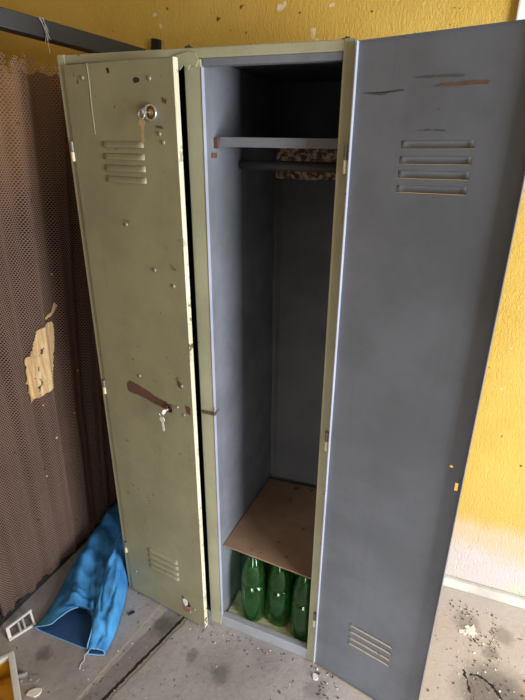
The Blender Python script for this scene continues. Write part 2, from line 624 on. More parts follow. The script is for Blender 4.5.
# torn metal tabs where the top of the middle stile has cracked
bm = new()
t = [(0.338, 1.776), (0.372, 1.782), (0.392, 1.779), (0.400, 1.765), (0.392, 1.752), (0.378, 1.757), (0.372, 1.748), (0.360, 1.757), (0.350, 1.748), (0.342, 1.754)]
slab(bm, t, lambda a, tt, b: Vector((a, tt, b)), -0.0035, -0.0005)
tag(obj('torn_gusset', bm, 'frame_green', locker), 'torn bent metal at the top of the middle stile')
# shelf with front lip, bracket tabs, hanging rail, flaking band
bm = new()
box(bm, XL + 0.012, W - 0.0105, 0.054, 0.060, 1.598, 1.620, 0.0015, shear)
box(bm, XL - 0.001, W - 0.0105, 0.060, D - 0.012, 1.614, 1.620, 0, shear)
obj('shelf', bm, 'grey', locker)
bm = new()
box(bm, XL - 0.0018, XL + 0.010, 0.050, 0.056, 1.594, 1.618, 0.001, shear)
box(bm, XL - 0.0018, XL + 0.0005, 0.036, 0.062, 1.572, 1.584, 0.0005, shear)
tag(obj('shelf_bracket', bm, 'rustmark', locker), 'rusty shelf bracket tab')
bm = new()
tube(bm, [shear(Vector((XL - 0.0018, 0.20, 1.556))), shear(Vector((W - 0.0105, 0.20, 1.556)))], 0.0125, 16)
obj('hanging_rail', bm, 'back_shade', locker, True)
bm = new()
pts = []
for i in range(15):
    pts.append((XL + 0.004 + 0.31 * i / 14, 1.612 + random.uniform(-.004, .003)))
for i in range(15):
    pts.append((XL + 0.314 - 0.31 * i / 14, 1.512 + random.uniform(-.003, .004)))
slab(bm, pts, lambda a, tt, b: shear(Vector((a, tt, b))), D - 0.0105, D - 0.0062)
tag(obj('back_band', bm, 'flake_band', locker), 'rust-spotted cream band across the back of the bay')


# --- doors
class Door:
    def __init__(self, hinge, ang, w, z0, z1, inward):
        self.o = Vector((hinge[0], hinge[1], 0))
        self.d = Vector((math.cos(ang), -math.sin(ang), 0))
        self.n = Vector((-math.sin(ang), -math.cos(ang), 0))  # towards the room
        self.w, self.z0, self.z1 = w, z0, z1
        self.inward = inward                                   # sign of t that points to the inner side

    def p(self, s, t, z):
        zz = z - 0.0171 * max(0.0, (z - 0.6) / 1.2) * min(1.0, max(0.0, (self.o.x + self.d.x * s) / W))
        v = self.o + self.d * s + self.n * t
        return Vector((v.x, v.y, zz))


LOUV_Z = (1.586, 1.558, 1.531, 1.504, 0.258, 0.232, 0.205, 0.181)
LH = 0.015


def louv_z(dr):
    return [z + ((0.012 if dr.o.x < 0.1 else 0.020) if z > 1 else 0.005) for z in LOUV_Z]


def door_panel(dr, s0, s1, holes, slots=()):
    """flat sheet with slots, plus its folded edges except the free one"""
    bm = new()
    ss = {s0, s1, holes[0], holes[1]}
    zs = {dr.z0, dr.z1}
    for a, b, c, d in slots:
        ss |= {a, b}
        zs |= {c, d}
    ss = sorted(ss)
    for z in louv_z(dr):
        zs |= {z - LH * 0.5, z + LH * 0.5}
    zs = sorted(zs)
    g = [[bm.verts.new(dr.p(s, 0, z)) for z in zs] for s in ss]
    for i in range(len(ss) - 1):
        for j in range(len(zs) - 1):
            zc = (zs[j] + zs[j + 1]) / 2
            if ss[i] == holes[0] and any(abs(zc - z) < 1e-6 for z in louv_z(dr)):
                continue
            if any(a - 1e-6 < ss[i] < b - 1e-6 and c_ - 1e-6 < zs[j] < d - 1e-6 for a, b, c_, d in slots):
                continue
            bm.faces.new((g[i][j], g[i + 1][j], g[i + 1][j + 1], g[i][j + 1]))
    return bm, g


def louvre(dr, s0, s1, zc, out, depth=0.0055):
    """pressed hood: flush at its upper edge, open along the lower edge"""
    bm = new()
    ns, nz = 16, 6
    grid = []
    for i in range(ns + 1):
        u = i / ns
        s = s0 + (s1 - s0) * u
        e = min(u, 1 - u) * (s1 - s0) / 0.018
        e = 1.0 if e >= 1 else math.sqrt(max(0.0, 1 - (1 - e) ** 2))
        row = []
        for j in range(nz + 1):
            v = j / nz
            z = zc + LH * 0.5 - LH * v * (0.98)
            row.append(bm.verts.new(dr.p(s, out * depth * e * math.sin(min(1, v * 1.15) * PI / 2) + out * 0.0001, z)))
        grid.append(row)
    for i in range(ns):
        for j in range(nz):
            bm.faces.new((grid[i][j], grid[i + 1][j], grid[i + 1][j + 1], grid[i][j + 1]))
    return bm


def build_door(dr, mats_face, out, free_mat, hinge_mat, label, fl=0.017, tb=1.0, hf=1.0, slots=()):
    """out: sign of t on the outer side; the folds go the other way"""
    bm, g = door_panel(dr, 0.0, dr.w, (0.104, 0.240), slots)
    i = -out
    # top and bottom folds
    for z in (dr.z0, dr.z1):
        q = [bm.verts.new(dr.p(s, t, z)) for s, t in ((0, 0), (dr.w, 0), (dr.w, i * fl * tb), (0, i * fl * tb))]
        bm.faces.new(q)
    d = obj('door', bm, mats_face, locker, 'keep')
    # make every face look to the outer side, then add thickness inwards
    me = d.data
    bm2 = bmesh.new(); bm2.from_mesh(me)
    for f in bm2.faces:
        zf = f.calc_center_median().z - 0.9
        if (abs(f.normal.z) < 0.5 and f.normal.dot(dr.n * out) < 0) or (abs(f.normal.z) >= 0.5 and f.normal.z * zf < 0):
            f.normal_flip()
    bm2.to_mesh(me); bm2.free()
    solidify(d, 0.0011, 1)
    tag(d, label)
    bm = new()
    box(bm, dr.w - 0.0012, dr.w + 0.0004, min(0, i * fl), max(0, i * fl), dr.z0, dr.z1, 0, lambda c: dr.p(c.x, c.y, c.z))
    obj('door_edge', bm, free_mat, d)
    bm = new()
    box(bm, -0.0008, 0.0010, min(0, i * fl * hf), max(0, i * fl * hf), dr.z0, dr.z1, 0, lambda c: dr.p(c.x, c.y, c.z))
    obj('door_edge', bm, hinge_mat, d)
    for z in louv_z(dr):
        lo = obj('louvre', louvre(dr, 0.104, 0.240, z, out), mats_face, d, 'keep')
        bm2 = bmesh.new(); bm2.from_mesh(lo.data)
        for f in bm2.faces:
            f.smooth = True
            if f.normal.dot(dr.n * out) < 0:
                f.normal_flip()
        bm2.to_mesh(lo.data); bm2.free()
        solidify(lo, 0.0009, 1)
    return d


def hinge_at(parent, f, r=0.0045, z=0, hl=0.048):
    bm = new()
    tube(bm, [f(z + 0.001), f(z + hl / 2)], r, 12)
    obj('hinge_knuckle', bm, 'hinge_dark', parent, False)
    bm = new()
    tube(bm, [f(z - hl / 2), f(z - 0.001)], r, 12)
    obj('hinge_knuckle', bm, 'hinge_cream', parent, False)


HZ = (1.578, 0.885, 0.218)

# left door, a few degrees ajar; outer side faces the room
LD = Door((0.0174, -0.0055), 0.1028, 0.3415, 0.008, 1.776, -1)
ld = build_door(LD, ['green', 'dark_int'], 1, 'cream_edge', 'green', 'olive outer face with a brown scuff, shut left door')
for z in HZ:
    hinge_at(locker, lambda zz: LD.p(-0.0065, 0.000, zz), r=0.0055, z=z)


def rivet(s, z, r=0.0042):
    bm = new()
    f = lambda c: LD.p(s + c.x, c.z, z + c.y)
    lathe(bm, [(r, 0.0), (r * 0.95, 0.0012), (r * 0.6, 0.0026), (0, 0.0031)], f, 12)
    obj('rivet', bm, 'screw', ld, True)


for s, z in ((0.061, 1.742), (0.272, 1.733), (0.157, 1.400), (0.242, 1.289), (0.302, 1.254), (0.150, 0.961),
             (0.290, 1.618), (0.300, 1.600), (0.286, 0.892), (0.307, 0.966), (0.309, 0.872), (0.300, 0.075), (0.278, 0.048), (0.03, 0.115)):
    rivet(s, z + (0.004 if z > 1.2 else 0), 0.0056 if z > 0.95 else 0.005)


def jag(pts, amt, sub=3):
    r = []
    for i in range(len(pts)):
        a, b = pts[i], pts[(i + 1) % len(pts)]
        for k in range(sub):
            u = k / sub
            r.append((a[0] + (b[0] - a[0]) * u + random.uniform(-amt, amt), a[1] + (b[1] - a[1]) * u + random.uniform(-amt, amt)))
    return r


def patch(name, pts, mat, parent, dr, amt=0.0012, t1=0.0006, label=None):
    bm = new()
    slab(bm, jag(pts, amt), lambda a, t, b: dr.p(a, t, b), 0.0001, t1)
    o = obj(name, bm, mat, parent)
    if label:
        tag(o, label)
    return o


patch('rust_scuff', [(0.094, 0.920), (0.100, 0.895), (0.135, 0.893), (0.185, 0.884), (0.236, 0.873), (0.254, 0.884), (0.246, 0.898),
                     (0.215, 0.903), (0.172, 0.921), (0.130, 0.932), (0.108, 0.935)], 'rustmark', ld, LD, 0.002, label='brown scraped streak beside the lower lock')
# bare rust marks near the upper lock
for pts in ([(0.222, 1.736), (0.228, 1.729), (0.242, 1.731), (0.243, 1.738), (0.230, 1.741)], [(0.304, 1.700), (0.306, 1.688), (0.316, 1.684), (0.318, 1.694)],
            [(0.143, 1.763), (0.147, 1.752), (0.153, 1.751), (0.152, 1.762)], [(0.281, 1.640), (0.283, 1.635), (0.303, 1.632), (0.302, 1.638)],
            [(0.315, 0.905), (0.318, 0.880), (0.333, 0.878), (0.334, 0.905)], [(0.291, 0.985), (0.294, 0.960), (0.306, 0.955), (0.308, 0.975)],
            [(0.245, 0.117), (0.247, 0.105), (0.275, 0.098), (0.285, 0.078), (0.268, 0.07), (0.262, 0.098)]):
    patch('rust_chip', pts, 'dark_rail' if pts[0][1] > 1.7 or pts[0][1] < .2 else 'rustmark', ld, LD, 0.0012, 0.0004)
patch('paint_blob', [(0.248, 0.098), (0.252, 0.080), (0.262, 0.070), (0.272, 0.082), (0.268, 0.100), (0.257, 0.105)], 'whitechip', ld, LD, 0.002, 0.0014, 'white paint blob low on the door')
patch('paint_blob', [(0.248, 0.072), (0.252, 0.045), (0.262, 0.038), (0.274, 0.055), (0.282, 0.062), (0.266, 0.070)], 'redpaint', ld, LD, 0.003, 0.0010, 'faded red paint smear low on the door')


# upper lock: chrome rim round a brass barrel
def lock(s, z, parent, rim_mat, core_mat, r=0.0185):
    bm = new()
    f = lambda c: LD.p(s + c.x, c.z, z + c.y)
    lathe(bm, [(r * 0.86, 0.0005), (r, 0.001), (r * 1.04, 0.004), (r, 0.0075), (r * 0.88, 0.0085), (r * 0.78, 0.0065), (r * 0.74, 0.002)], f, 28)
    k = obj('lock_rim', bm, rim_mat, parent, True)
    bm = new()
    lathe(bm, [(r * 0.76, 0.0007), (r * 0.7, 0.0012), (r * 0.45, 0.0016), (r * 0.42, 0.0055), (r * 0.36, 0.0068), (0, 0.0068)], f, 24)
    obj('lock_barrel', bm, core_mat, parent, True)


lock(0.272, 1.667, ld, 'chrome', 'brass')
lock(0.262, 0.882, ld, 'rustmark', 'dark_bowl', 0.0125)


def key(name, dr, s, z, label, lng, mat, tilt):
    """a key in the lock with a second key hanging from its ring"""
    base = dr.p(s, 0.007, z)
    k = thing(name, base, label, 'key')
    # shank and bow of the inserted key
    bm = new()
    tube(bm, [dr.p(s, 0.0069, z), dr.p(s, 0.020, z)], 0.002, 8)
    f = lambda a, t, b: dr.p(s + t, 0.026 + a, z + b)
    ring = [(0.0085 * math.cos(q * PI / 8), 0.0075 * math.sin(q * PI / 8)) for q in range(16)]
    slab(bm, ring, f, -0.001, 0.001)
    obj('inserted_key', bm, mat, k)
    bm = new()
    cpt = dr.p(s - 0.004, 0.031, z - 0.006)
    tube(bm, [cpt + dr.d * (0.008 * math.cos(a)) + Vector((0, 0, 0.010 * math.sin(a))) for a in [2 * PI * i / 20 for i in range(21)]], 0.0011, 6, False)
    obj('key_ring', bm, 'chrome', k, True)
    bm = new()
    zt = z - 0.014
    hung = lambda a, t, b: dr.p(s - 0.004 + a + tilt * b, 0.031 + t, zt + b)
    bow = [(0.0085 * math.cos(q * PI / 9), -0.009 + 0.009 * math.sin(q * PI / 9)) for q in range(18)]
    slab(bm, bow, hung, -0.001, 0.001)
    bl = [(-0.003, -0.016), (-0.003, -lng), (0.0, -lng - 0.004), (0.003, -lng)]
    y = -lng
    while y < -0.022:
        bl += [(0.0045, y + 0.002), (0.0028, y + 0.004)]
        y += 0.005
    bl += [(0.003, -0.016)]
    slab(bm, bl, hung, -0.0008, 0.0008)
    obj('hanging_key', bm, mat, k)
    return k


key('key', LD, 0.272, 1.667, 'small metal key hanging from the round chrome upper lock of the left door', 0.050, 'chrome', 0.03)
key('key', LD, 0.256, 0.880, 'whitened key hanging by the brown scuff at mid height of the left door', 0.046, 'pale_key', -0.06)

# latch stub sticking out of the middle stile
bm = new()
box(bm, 0.366, 0.408, -0.004, -0.0005, 0.868, 0.878, 0.001)
tag(obj('latch_stub', bm, 'rustmark', locker), 'rusty latch slot in the middle stile')
bm = new()
slab(bm, [(0.404, 0.868), (0.412, 0.872), (0.424, 0.895), (0.420, 0.897), (0.407, 0.880)], lambda a, t, b: Vector((a, t, b)), -0.006, -0.0045)
tag(obj('latch_tongue', bm, 'hinge_dark', locker), 'bent latch tongue')

# right door, swung wide open; inner side faces the room
RA = PI - 2.9508
RD = Door((W + 0.006, -0.004), RA, 0.3335, 0.010, 1.7925, 1)
rd = build_door(RD, ['green', 'door_grey'], -1, 'door_grey', 'grey_edge', 'plain grey inner face of the open right door', tb=0.3, hf=0.62,
                slots=((0.299, 0.306, 0.918, 0.924), (0.317, 0.324, 0.860, 0.882)))
for z in HZ:
    hinge_at(locker, lambda zz: Vector((W - 0.004, -0.0060, zz - 0.014)), z=z, r=0.005, hl=0.056)
# rusty scrape, punched latch holes (metal plates showing the lit yellow wall paint through)
for pts, mt, lab in (([(0.158, 1.692), (0.20, 1.692), (0.252, 1.692), (0.254, 1.696), (0.215, 1.698), (0.175, 1.697)], 'rust_thin', 'rusty horizontal scrape near the top'),
                     ([(0.12, 1.708), (0.16, 1.707), (0.21, 1.706), (0.212, 1.709), (0.165, 1.711), (0.13, 1.711)], 'scratch', None),
                     ([(0.02, 1.690), (0.06, 1.684), (0.105, 1.690), (0.104, 1.693), (0.06, 1.688)], 'scratch', None),
                     ([(0.14, 1.618), (0.165, 1.619), (0.19, 1.617), (0.19, 1.6195), (0.16, 1.621)], 'scratch', None)):
    bm = new()
    slab(bm, jag(pts, 0.0013, 5), lambda a, t, b: RD.p(a - 0.006, t, b + 0.012), 0.0012, 0.0015)
    o = obj('rust_scrape' if lab else 'scratch_mark', bm, mt, rd)
    if lab:
        tag(o, lab)
# crumbs of dirt on top of the locker
for k, (cx, cy, rr) in enumerate(((0.365, 0.018, 0.010), (0.722, 0.014, 0.009), (0.150, 0.02, 0.005))):
    bm = new()
    for i in range(16):
        t = bmesh.new()
        bmesh.ops.create_icosphere(t, subdivisions=1, radius=random.uniform(0.2, 0.42) * rr)
        off = Vector((cx + random.gauss(0, rr * 0.55), cy + random.gauss(0, rr * 0.3), H + rr * 0.12 + max(0, random.gauss(0, rr * 0.2))))
        merge(bm, t, lambda c: shear(Vector((c.x * random.uniform(0.8, 1.2), c.y, c.z * 0.7)) + off))
    tag(obj('dirt_clump', bm, 'crumb', None, False, (cx, cy, H)),
        ('dark clump of dirt on the locker top above the middle stile', 'dark clump of dirt on the top right front corner of the locker',
         'tiny speck of dirt on the locker top above the left door')[k], 'dirt')

# ------------------------------------------------------------------ inside the open bay
lin_o = new()
box(lin_o, XL + 0.004, W - 0.013, 0.028, 0.40, 0.0202, 0.0235, 0.001)
tag(obj('lining_sheet', lin_o, 'lining', None, False, (0.57, 0.2, 0.0202)), 'straw coloured sheet lining the locker floor under the bottles', 'sheet')

# bottles
BH = 0.302
R0 = 0.0445
prof = [(0, 0.006), (R0 * 0.5, 0.004), (R0 * 0.80, 0.0), (R0 * 0.95, 0.005), (R0, 0.016), (R0, 0.060), (R0, 0.150),
        (R0 * 0.98, 0.154), (R0 * 0.86, 0.160), (R0 * 0.835, 0.165), (R0 * 0.86, 0.170), (R0 * 0.965, 0.176), (R0 * 0.97, 0.184), (R0 * 0.92, 0.204), (R0 * 0.82, 0.225), (R0 * 0.66, 0.246),
        (R0 * 0.46, 0.264), (R0 * 0.35, 0.278), (R0 * 0.31, 0.282), (R0 * 0.31, 0.285)]
inner = [(max(0.0, r - 0.0016), h + (0.0016 if h < 0.02 else 0)) for r, h in prof]
BZ = 0.0236
spots = [(0.497, 0.074, 'green plastic bottle at the front left of the locker floor, brightest lit'),
         (0.590, 0.092, 'green plastic bottle in the middle of the front row under the board'),
         (0.6865, 0.074, 'green plastic bottle beside the right stile, nearest the sill'),
         (0.452, 0.156, 'green plastic bottle against the grey left wall of the open bay'),
         (0.548, 0.190, 'green plastic bottle behind the gap of the two front left bottles'),
         (0.650, 0.192, 'green plastic bottle behind the gap of the two front right bottles')]
first = None
for (x, y, lab) in spots:
    if first is None:
        first = thing('bottle', (0, 0, 0), lab, 'bottle', 'green bottles under the board')
        bm = new()
        lathe(bm, prof + inner[::-1], lambda c: c, 32)
        obj('body', bm, 'bottle', first, True)
        bm = new()
        lathe(bm, [(0, 0.2835), (0.0145, 0.2835), (0.0148, 0.285), (0.0148, BH - 0.002), (0.013, BH), (0, BH)], lambda c: c, 24)
        obj('cap', bm, 'bottle_dark', first, False)
        r = first
    else:
        r = first.copy()
        COL.objects.link(r)
        r['label'] = lab
        for ch in list(first.children):
            c2 = ch.copy()
            COL.objects.link(c2)
            c2.parent = r
    r.location = (x, y, BZ)
    r.rotation_euler = (0, 0, random.uniform(0, 6))

# board lying on the bottles
bm = new()
nx, ny = 14, 18
Bz = BZ + BH + 0.0005


def board(u, v):
    x0 = XL + 0.001 + 0.003 * v
    x1 = W - 0.0125
    x = x0 + (x1 - x0) * u
    y = 0.030 + 0.410 * v
    z = Bz + 0.018 * (1 - u) * max(0, 1 - v * 0.8) + 0.004 * math.sin(v * PI) + 0.05 * max(0, v - 0.5) * u
    return Vector((x, y, z))


gt = [[bm.verts.new(board(i / nx, j / ny) + Vector((0, 0, 0.005))) for j in range(ny + 1)] for i in range(nx + 1)]
gb = [[bm.verts.new(board(i / nx, j / ny)) for j in range(ny + 1)] for i in range(nx + 1)]
for i in range(nx):
    for j in range(ny):
        bm.faces.new((gt[i][j], gt[i + 1][j], gt[i + 1][j + 1], gt[i][j + 1]))
        bm.faces.new((gb[i][j], gb[i][j + 1], gb[i + 1][j + 1], gb[i + 1][j]))
for i in range(nx):
    bm.faces.new((gb[i][0], gb[i + 1][0], gt[i + 1][0], gt[i][0]))
    bm.faces.new((gb[i][ny], gt[i][ny], gt[i + 1][ny], gb[i + 1][ny]))
for j in range(ny):
    bm.faces.new((gb[0][j], gt[0][j], gt[0][j + 1], gb[0][j + 1]))
    bm.faces.new((gb[nx][j], gb[nx][j + 1], gt[nx][j + 1], gt[nx][j]))
tag(obj('hardboard_sheet', bm, 'card', None, False, (0.57, 0.2, Bz)), 'brown board lying across the bottles inside the open locker', 'board')

# ------------------------------------------------------------------ net screen on a steel frame, left
NY0, NY1, NZ1 = -0.30, 0.45, 1.83


def netp(y, z, off=0.0):
    k = z / NZ1
    x = -0.33 + k * (0.01 + 0.325 * (y + 0.31))
    s = (y - NY0)
    wob = 0.012 * math.sin(s * 2 * PI / 0.105 + 0.9 * math.sin(z * 2.1)) + 0.006 * math.sin(s * 2 * PI / 0.043 + 1.6 * z + 1.0) + 0.010 * math.sin(z * 3.0 + s * 5)
    wob *= 0.25 + 0.75 * min(1, k * 2.2 + 0.35)
    return Vector((x + off + wob, y - 0.25 * wob, z))


screen = thing('net_screen', (-0.31, 0.07, 0), 'tall brown plastic net hung on a black steel frame left of the locker', 'screen')
a = 0.0043                      # hexagon side
dy_, dz_ = a * math.sqrt(3), a * 1.5
rows = int(1.80 / dz_)
cols = int((NY1 - NY0) / dy_)
bm = new()
vid = {}


def nv(y, z):
    key_ = (round(y * 6000), round(z * 6000))
    v = vid.get(key_)
    if v is None:
        v = vid[key_] = bm.verts.new((0, y, z))
    return v


rag = [0.014 * abs(math.sin(c * 0.9)) + 0.03 * random.random() ** 3 for c in range(cols + 2)]
for r in range(rows):
    for cidx in range(cols):
        yc = NY0 + (cidx + 0.5 * (r % 2) + 0.5) * dy_
        zc = 0.022 + (r + 0.6) * dz_
        if zc > 1.825 - rag[cidx] * 1.4:
            continue
        if random.random() < 0.0006:
            continue
        outer = []
        innr = []
        for k in range(6):
            an = PI / 6 + k * PI / 3
            yy, zz = yc + a * math.cos(an), zc + a * math.sin(an)
            outer.append(nv(yy, zz))
            innr.append(bm.verts.new((-0.0008, yc + a * 0.765 * math.cos(an), zc + a * 0.765 * math.sin(an))))
        for k in range(6):
            k2 = (k + 1) % 6
            bm.faces.new((outer[k], outer[k2], innr[k2], innr[k]))
for v in bm.verts:
    q = netp(v.co.y, v.co.z, v.co.x)
    v.co = q
obj('net', bm, 'net', screen, 'keep')
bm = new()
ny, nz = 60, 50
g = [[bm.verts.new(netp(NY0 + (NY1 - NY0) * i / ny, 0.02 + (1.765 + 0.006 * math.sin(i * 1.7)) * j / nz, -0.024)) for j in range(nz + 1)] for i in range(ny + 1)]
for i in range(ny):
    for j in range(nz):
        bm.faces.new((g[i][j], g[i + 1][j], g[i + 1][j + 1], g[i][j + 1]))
solidify(obj('added_dark_sheet', bm, 'hole_shade', screen, True), 0.002, 0, 0)  # added sheet that keeps the net holes dark
# steel frame: rectangular top bar, bottom rail, near post, far post
d = Vector((-0.25, -0.77, 0.055)).normalized()
p0 = Vector((-0.070, 0.455, 1.868))


def bar(bm, p0, p1, wd, ht, bev=0.003):
    ax = (p1 - p0)
    L = ax.length
    ax.normalize()
    up = Vector((0, 0, 1)) if abs(ax.z) < 0.9 else Vector((1, 0, 0))
    si = ax.cross(up).normalized()
    u2 = si.cross(ax)
    box(bm, 0, L, -wd / 2, wd / 2, -ht / 2, ht / 2, bev, lambda c: p0 + ax * c.x + si * c.y + u2 * c.z)


bm = new()
bar(bm, p0, p0 + d * 0.84, 0.044, 0.046)
obj('top_bar', bm, 'black_steel', screen)
bm = new()
bar(bm, Vector((-0.335, -0.325, 0.014)), Vector((-0.335, 0.46, 0.014)), 0.022, 0.026)
obj('bottom_rail', bm, 'dark_rail', screen)
bm = new()
bar(bm, Vector((-0.335, -0.318, 0.0)), p0 + d * 0.815 + Vector((0, 0, -0.02)), 0.022, 0.022)
obj('post', bm, 'dark_rail', screen)
bm = new()
bar(bm, Vector((-0.335, 0.455, 0.0)), p0 + d * 0.008 + Vector((-0.002, 0, -0.02)), 0.020, 0.020)
obj('post', bm, 'dark_rail', screen)
# torn hole showing pale fibre
left = [(-0.046, 0.776), (-0.036, 0.800), (-0.050, 0.822), (-0.036, 0.838), (-0.052, 0.860), (-0.036, 0.872), (-0.048, 0.896), (-0.030, 0.905),
        (-0.038, 0.93), (-0.016, 0.942), (0.001, 0.992), (0.021, 1.034), (0.060, 1.040)]
right = [(-0.040, 0.776), (0.0, 0.786), (0.030, 0.797), (0.053, 0.808), (0.066, 0.87), (0.074, 0.938), (0.080, 0.99), (0.080, 1.040)]


def edge(poly, z):
    for (a, za), (b, zb) in zip(poly, poly[1:]):
        if za <= z <= zb:
            return a + (b - a) * (z - za) / max(1e-6, zb - za)
    return poly[-1][0]


bm = new()
NZ, NY = 70, 24
lay = []
jl = [random.uniform(-0.004, 0.004) for _ in range(NZ + 1)]
jr = [random.uniform(-0.003, 0.003) for _ in range(NZ + 1)]
for t in (0.004, 0.0065):
    lay.append([])
    for b in range(NZ + 1):
        z = 0.7765 + 0.263 * b / NZ
        y0, y1 = edge(left, z) + jl[b], edge(right, z) + jr[b]
        if y1 < y0 + 0.001:
            y1 = y0 + 0.001
        lay[-1].append([bm.verts.new(netp(y0 + (y1 - y0) * k / NY, z, t)) for k in range(NY + 1)])
lo_, hi_ = lay
holes_ = {(b, 8 + (b // 7) % 3) for b in list(range(8, 22)) + list(range(28, 33)) + list(range(42, 50))} | {(b, 9 + (b // 7) % 3) for b in list(range(11, 17)) + list(range(44, 49))}
for b in range(NZ):
    for k in range(NY):
        if (b, k) in holes_:
            continue
        bm.faces.new((hi_[b][k], hi_[b][k + 1], hi_[b + 1][k + 1], hi_[b + 1][k]))
        bm.faces.new((lo_[b][k], lo_[b + 1][k], lo_[b + 1][k + 1], lo_[b][k + 1]))
    for k in (0, NY):
        bm.faces.new((lo_[b][k], hi_[b][k], hi_[b + 1][k], lo_[b + 1][k]))
tag(obj('torn_patch', bm, 'fibre', screen), 'ragged pale torn patch')
bm = new()
slab(bm, jag([(0.098, 1.102), (0.106, 1.092), (0.095, 1.076), (0.080, 1.062), (0.058, 1.052), (0.057, 1.060), (0.078, 1.072)], 0.0012, 2), lambda y, t, z: netp(y, z, t), 0.003, 0.006)
tag(obj('torn_patch', bm, 'fibre', screen), 'small pale torn flake above the patch')
# lumps of fluff stuck to the net
for y, z in ((0.03, 0.60), (-0.16, 0.90), (0.12, 0.66), (0.10, 1.20), (-0.02, 0.45), (0.16, 0.82), (0.0, 0.75)):
    bm = new()
    t = bmesh.new()
    bmesh.ops.create_icosphere(t, subdivisions=1, radius=0.0035)
    c0 = netp(y, z, 0.003)
    merge(bm, t, lambda c: c0 + Vector((c.x * 0.6, c.y * random.uniform(0.7, 1.6), c.z * random.uniform(0.7, 1.8))))
    obj('lint', bm, 'fibre', screen)

# black clip on the wall at the end of the bar
bm = new()
box(bm, -0.043, -0.012, WALL_Y - 0.016, WALL_Y - 0.0015, 1.878, 1.922, 0.003, lambda c: Vector((c.x + (c.z - 1.9) * 0.15, c.y + WA * c.x, c.z - (c.x + .03) * 0.2)))
tag(obj('wall_clip', bm, 'rubber', None, False, (-0.028, WALL_Y, 1.9)), 'small black clip on the yellow wall behind the locker top', 'clip')

# cobwebs
bm = new()
q = p0 + d * 0.345
top = q + Vector((0.020, -0.006, 0.024))
for dx, dz, e in ((0.0, -0.055, 0.012), (0.012, -0.05, -0.004), (0.006, -0.085, 0.004), (-0.004, -0.06, 0.008)):
    p1 = top + Vector((0.004, dx * -1.0, 0))
    p2 = top + Vector((0.006 + abs(e), dx * 1.5 - 0.004, dz))
    mid = (p1 + p2) / 2 + Vector((0.004, e * 0.5, 0))
    tube(bm, [p1, mid, p2], 0.0007, 5)
tag(obj('cobweb', bm, 'web', None, False, top), 'white cobweb strands hanging on the black top bar', 'cobweb', kind='stuff')
bm = new()
tube(bm, [LD.p(0.083, 0.0012, 1.776), LD.p(0.085, 0.0013, 1.73), LD.p(0.083, 0.0012, 1.68), LD.p(0.085, 0.0012, 1.62)], 0.0005, 5)
tag(obj('cobweb', bm, 'web', None, False, LD.p(0.083, 0.001, 1.776)), 'thin dusty thread hanging down the top of the left door', 'cobweb')

# ------------------------------------------------------------------ jeans on the floor
jeans = thing('jeans', (-0.08, -0.1, 0), 'crumpled bright blue jeans lying on the floor between net screen and locker', 'jeans')


def catmull(ps, t):
    k = len(ps) - 1
    f = t * k
    i = min(int(f), k - 1)
    u = f - i
    p = [ps[max(0, min(k, i + j))] for j in (-1, 0, 1, 2)]
    return tuple(0.5 * ((2 * p[1][c]) + (-p[0][c] + p[2][c]) * u + (2 * p[0][c] - 5 * p[1][c] + 4 * p[2][c] - p[3][c]) * u * u
                        + (-p[0][c] + 3 * p[1][c] - 3 * p[2][c] + p[3][c]) * u ** 3) for c in range(len(p[0])))


def leg(ctrl, back, seed, nu=56, nv=80, fold=0.008):
    """ctrl: (x, y, half width, height, yaw of the cross axis, base z); back: how far the upper hem lip is pulled back"""
    bm = new()
    rows = []
    for j in range(nv + 1):
        v = j / nv
        x, y, hw, ht, yaw, zb = catmull(ctrl, v)
        ax = Vector((math.cos(yaw), math.sin(yaw), 0))
        fwd = Vector((-math.sin(yaw), math.cos(yaw), 0))
        row = []
        for i in range(nu):
            an = 2 * PI * i / nu
            ca, sa = math.cos(an), math.sin(an)
            cx = math.copysign(abs(ca) ** 0.8, ca) * hw
            up = max(0, sa)
            cz = ht * up ** 0.75
            p = Vector((x, y, zb)) + ax * cx + Vector((0, 0, cz))
            p += fwd * (back * (up ** 1.9 if back > 0.05 else up) * math.exp(-v * 5))
            if back > 0.05:
                p += ax * (0.06 * min(1, up * 2.5) * math.exp(-v * 6) * (1 - ca) * 0.5)
                p.z += 0.012 * math.exp(-v * 9) * abs(ca) ** 4 * (1 - up)
            nn = noise.noise(Vector((cx * 16 + seed, v * 4.5, up * 2.0 + seed)))
            n2 = noise.noise(Vector((cx * 45 + seed, v * 20, seed)))
            n3 = math.sin(v * 46 + 3 * nn + cx * 14) * (0.3 + 0.7 * abs(nn))
            k = fold * (0.15 + up) * min(1.0, 0.2 + v * 5)
            p += Vector((0, 0, 1)) * k * (1.5 * nn + 0.6 * n2 + 0.4 * n3 - 1.3 * max(0, 0.14 - abs(nn)) * 4) * up + ax * (0.6 * k * nn * ca)
            p.z = max(0.0022 + 0.0015 * (1 + n2) * (1 - up), p.z)
            row.append(bm.verts.new(p))
        rows.append(row)
    for j in range(nv):
        for i in range(nu):
            bm.faces.new((rows[j][i], rows[j][(i + 1) % nu], rows[j + 1][(i + 1) % nu], rows[j + 1][i]))
    hem = [v.co.copy() for v in rows[0]]
    bm.faces.new(rows[-1])
    return bm, hem


